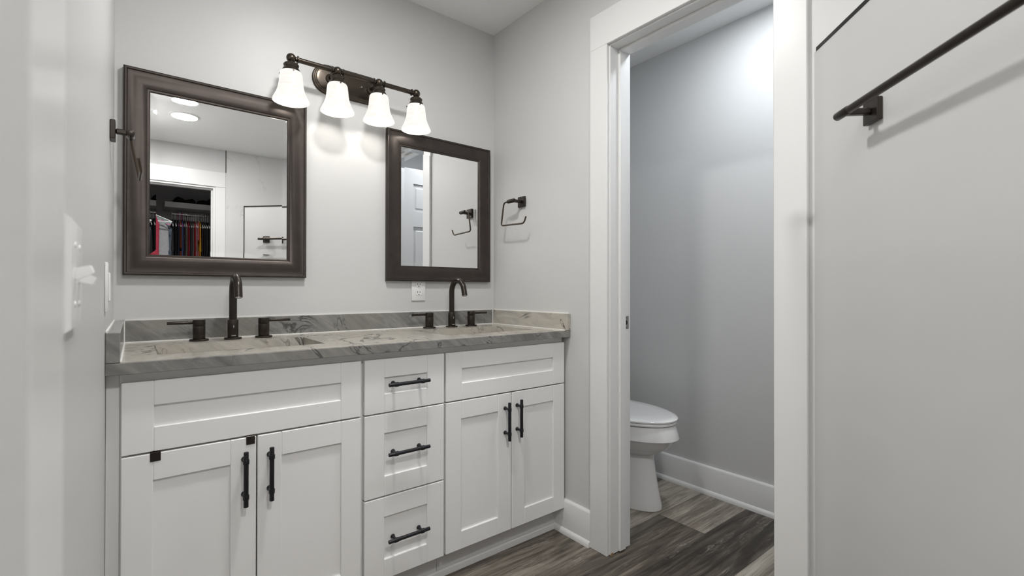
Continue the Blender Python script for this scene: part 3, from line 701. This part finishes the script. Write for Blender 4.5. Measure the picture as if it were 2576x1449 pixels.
def garment(o, d, th, length, col, label, seed, name='shirt', hw=0.215):
    o, d = Vector(o), Vector(d); z = Vector((0, 0, 1)); nrm = z.cross(d); rn = random.Random(seed)
    b = MB(); n = 28; rings = []; ph = rn.random()*6
    zsN = 26
    for i in range(zsN+1):
        u = i/zsN; drop = 0.066 + length*u
        if u < 0.16: w = 0.055 + (hw-0.055)*(u/0.16)**0.8
        else: w = hw*(1 - 0.06*math.sin((u-0.16)*3+ph))
        tk = th*(0.55 + 0.45*min(1, u*5))*(1 if u < 0.98 else 0.8)
        sway = 0.0015*math.sin(u*4+1)*u
        ring = []
        for k in range(n):
            a = 2*PI*k/n
            fold = 0.9 + 0.10*math.sin(3*a+ph+u*2)*u + 0.08*math.sin(7*a+ph)*u
            ring.append(o - z*(drop + 0.012*math.sin(a*2+ph)*u) + d*(w*math.cos(a)) + nrm*(tk*math.sin(a)*fold + sway + 0.0015*math.sin(2*math.cos(a)*2+1)*u))
        rings.append(ring)
    b.loft(rings); return tag(b.build(name, cloth(col), None, 70), label, 'clothing', 'clothes on the closet rods')
HW, HM, HP = mat('white_hanger', (0.75, 0.75, 0.75), 0.4), mat('mint_hanger', (0.35, 0.55, 0.50), 0.4), mat('pink_hanger', (0.75, 0.12, 0.35), 0.4)
row = [('black leather-look jacket', (0.012, 0.012, 0.012), 0.62, 0.024), ('black long-sleeved top', (0.016, 0.016, 0.018), 0.60, 0.020), ('dark navy shirt', (0.020, 0.028, 0.06), 0.50, 0.018),
       ('orange shirt', (0.55, 0.10, 0.02), 0.30, 0.010), ('blue shirt', (0.10, 0.15, 0.36), 0.46, 0.015), ('charcoal shirt', (0.03, 0.03, 0.034), 0.50, 0.014), ('beige-grey shirt', (0.30, 0.27, 0.23), 0.47, 0.012),
       ('crimson shirt', (0.26, 0.012, 0.03), 0.43, 0.020), ('slate shirt', (0.06, 0.065, 0.075), 0.40, 0.012), ('olive-grey shirt', (0.16, 0.15, 0.13), 0.40, 0.014), ('bright red shirt', (0.38, 0.01, 0.02), 0.40, 0.012), 
       ('white shirt', (0.70, 0.68, 0.66), 0.50, 0.010), ('pink shirt', (0.62, 0.14, 0.16), 0.22, 0.010), ('golden yellow shirt', (0.72, 0.30, 0.02), 0.36, 0.020),
       ('plum striped shirt', (0.03, 0.02, 0.03), 0.60, 0.014), ('black T-shirt', (0.014, 0.014, 0.014), 0.58, 0.016), ('dark grey shirt', (0.035, 0.035, 0.037), 0.58, 0.016), ('ink black shirt', (0.010, 0.010, 0.013), 0.60, 0.018)]
x = 0.345
for k, (nm, col, ln, th) in enumerate(row):
    th *= 0.52
    x += th*1.1 + 0.0016
    dv = (0.0, 1.0, 0)
    garment((x, -4.11, RZ), dv, th, ln, col, '%s hanging on the rear closet rod' % nm, k)
    hanger((x, -4.11, RZ), dv, HP if k in (2, 4) else HW, '%s plastic hanger holding the %s in the closet' % ('pink' if k in (2, 4) else 'white', nm), 'hangers on the closet rods')
    x += th*1.1
for k, (nm, col, ln, th, hm, hn, yy, hw) in enumerate((('long grey garment', (0.22, 0.22, 0.23), 0.75, 0.02, HM, 'mint green', -3.705, 0.17), ('dark red garment', (0.20, 0.015, 0.03), 0.7, 0.02, HW, 'white', -3.59, 0.10),
        ('blue-grey denim garment', (0.06, 0.075, 0.10), 0.8, 0.025, HP, 'bright pink', -3.79, 0.21), ('black coat', (0.012, 0.012, 0.013), 0.8, 0.03, HW, 'plain white', -3.865, 0.215))):
    garment((0.14, yy, RZ), (1, 0, 0), th, ln, col, '%s facing the closet doorway on the left rod' % nm, 30+k, 'long_garment', hw)
    hanger((0.14, yy, RZ), (1, 0, 0), hm, '%s hanger holding the %s on the left closet rod' % (hn, nm), 'hangers on the closet rods')
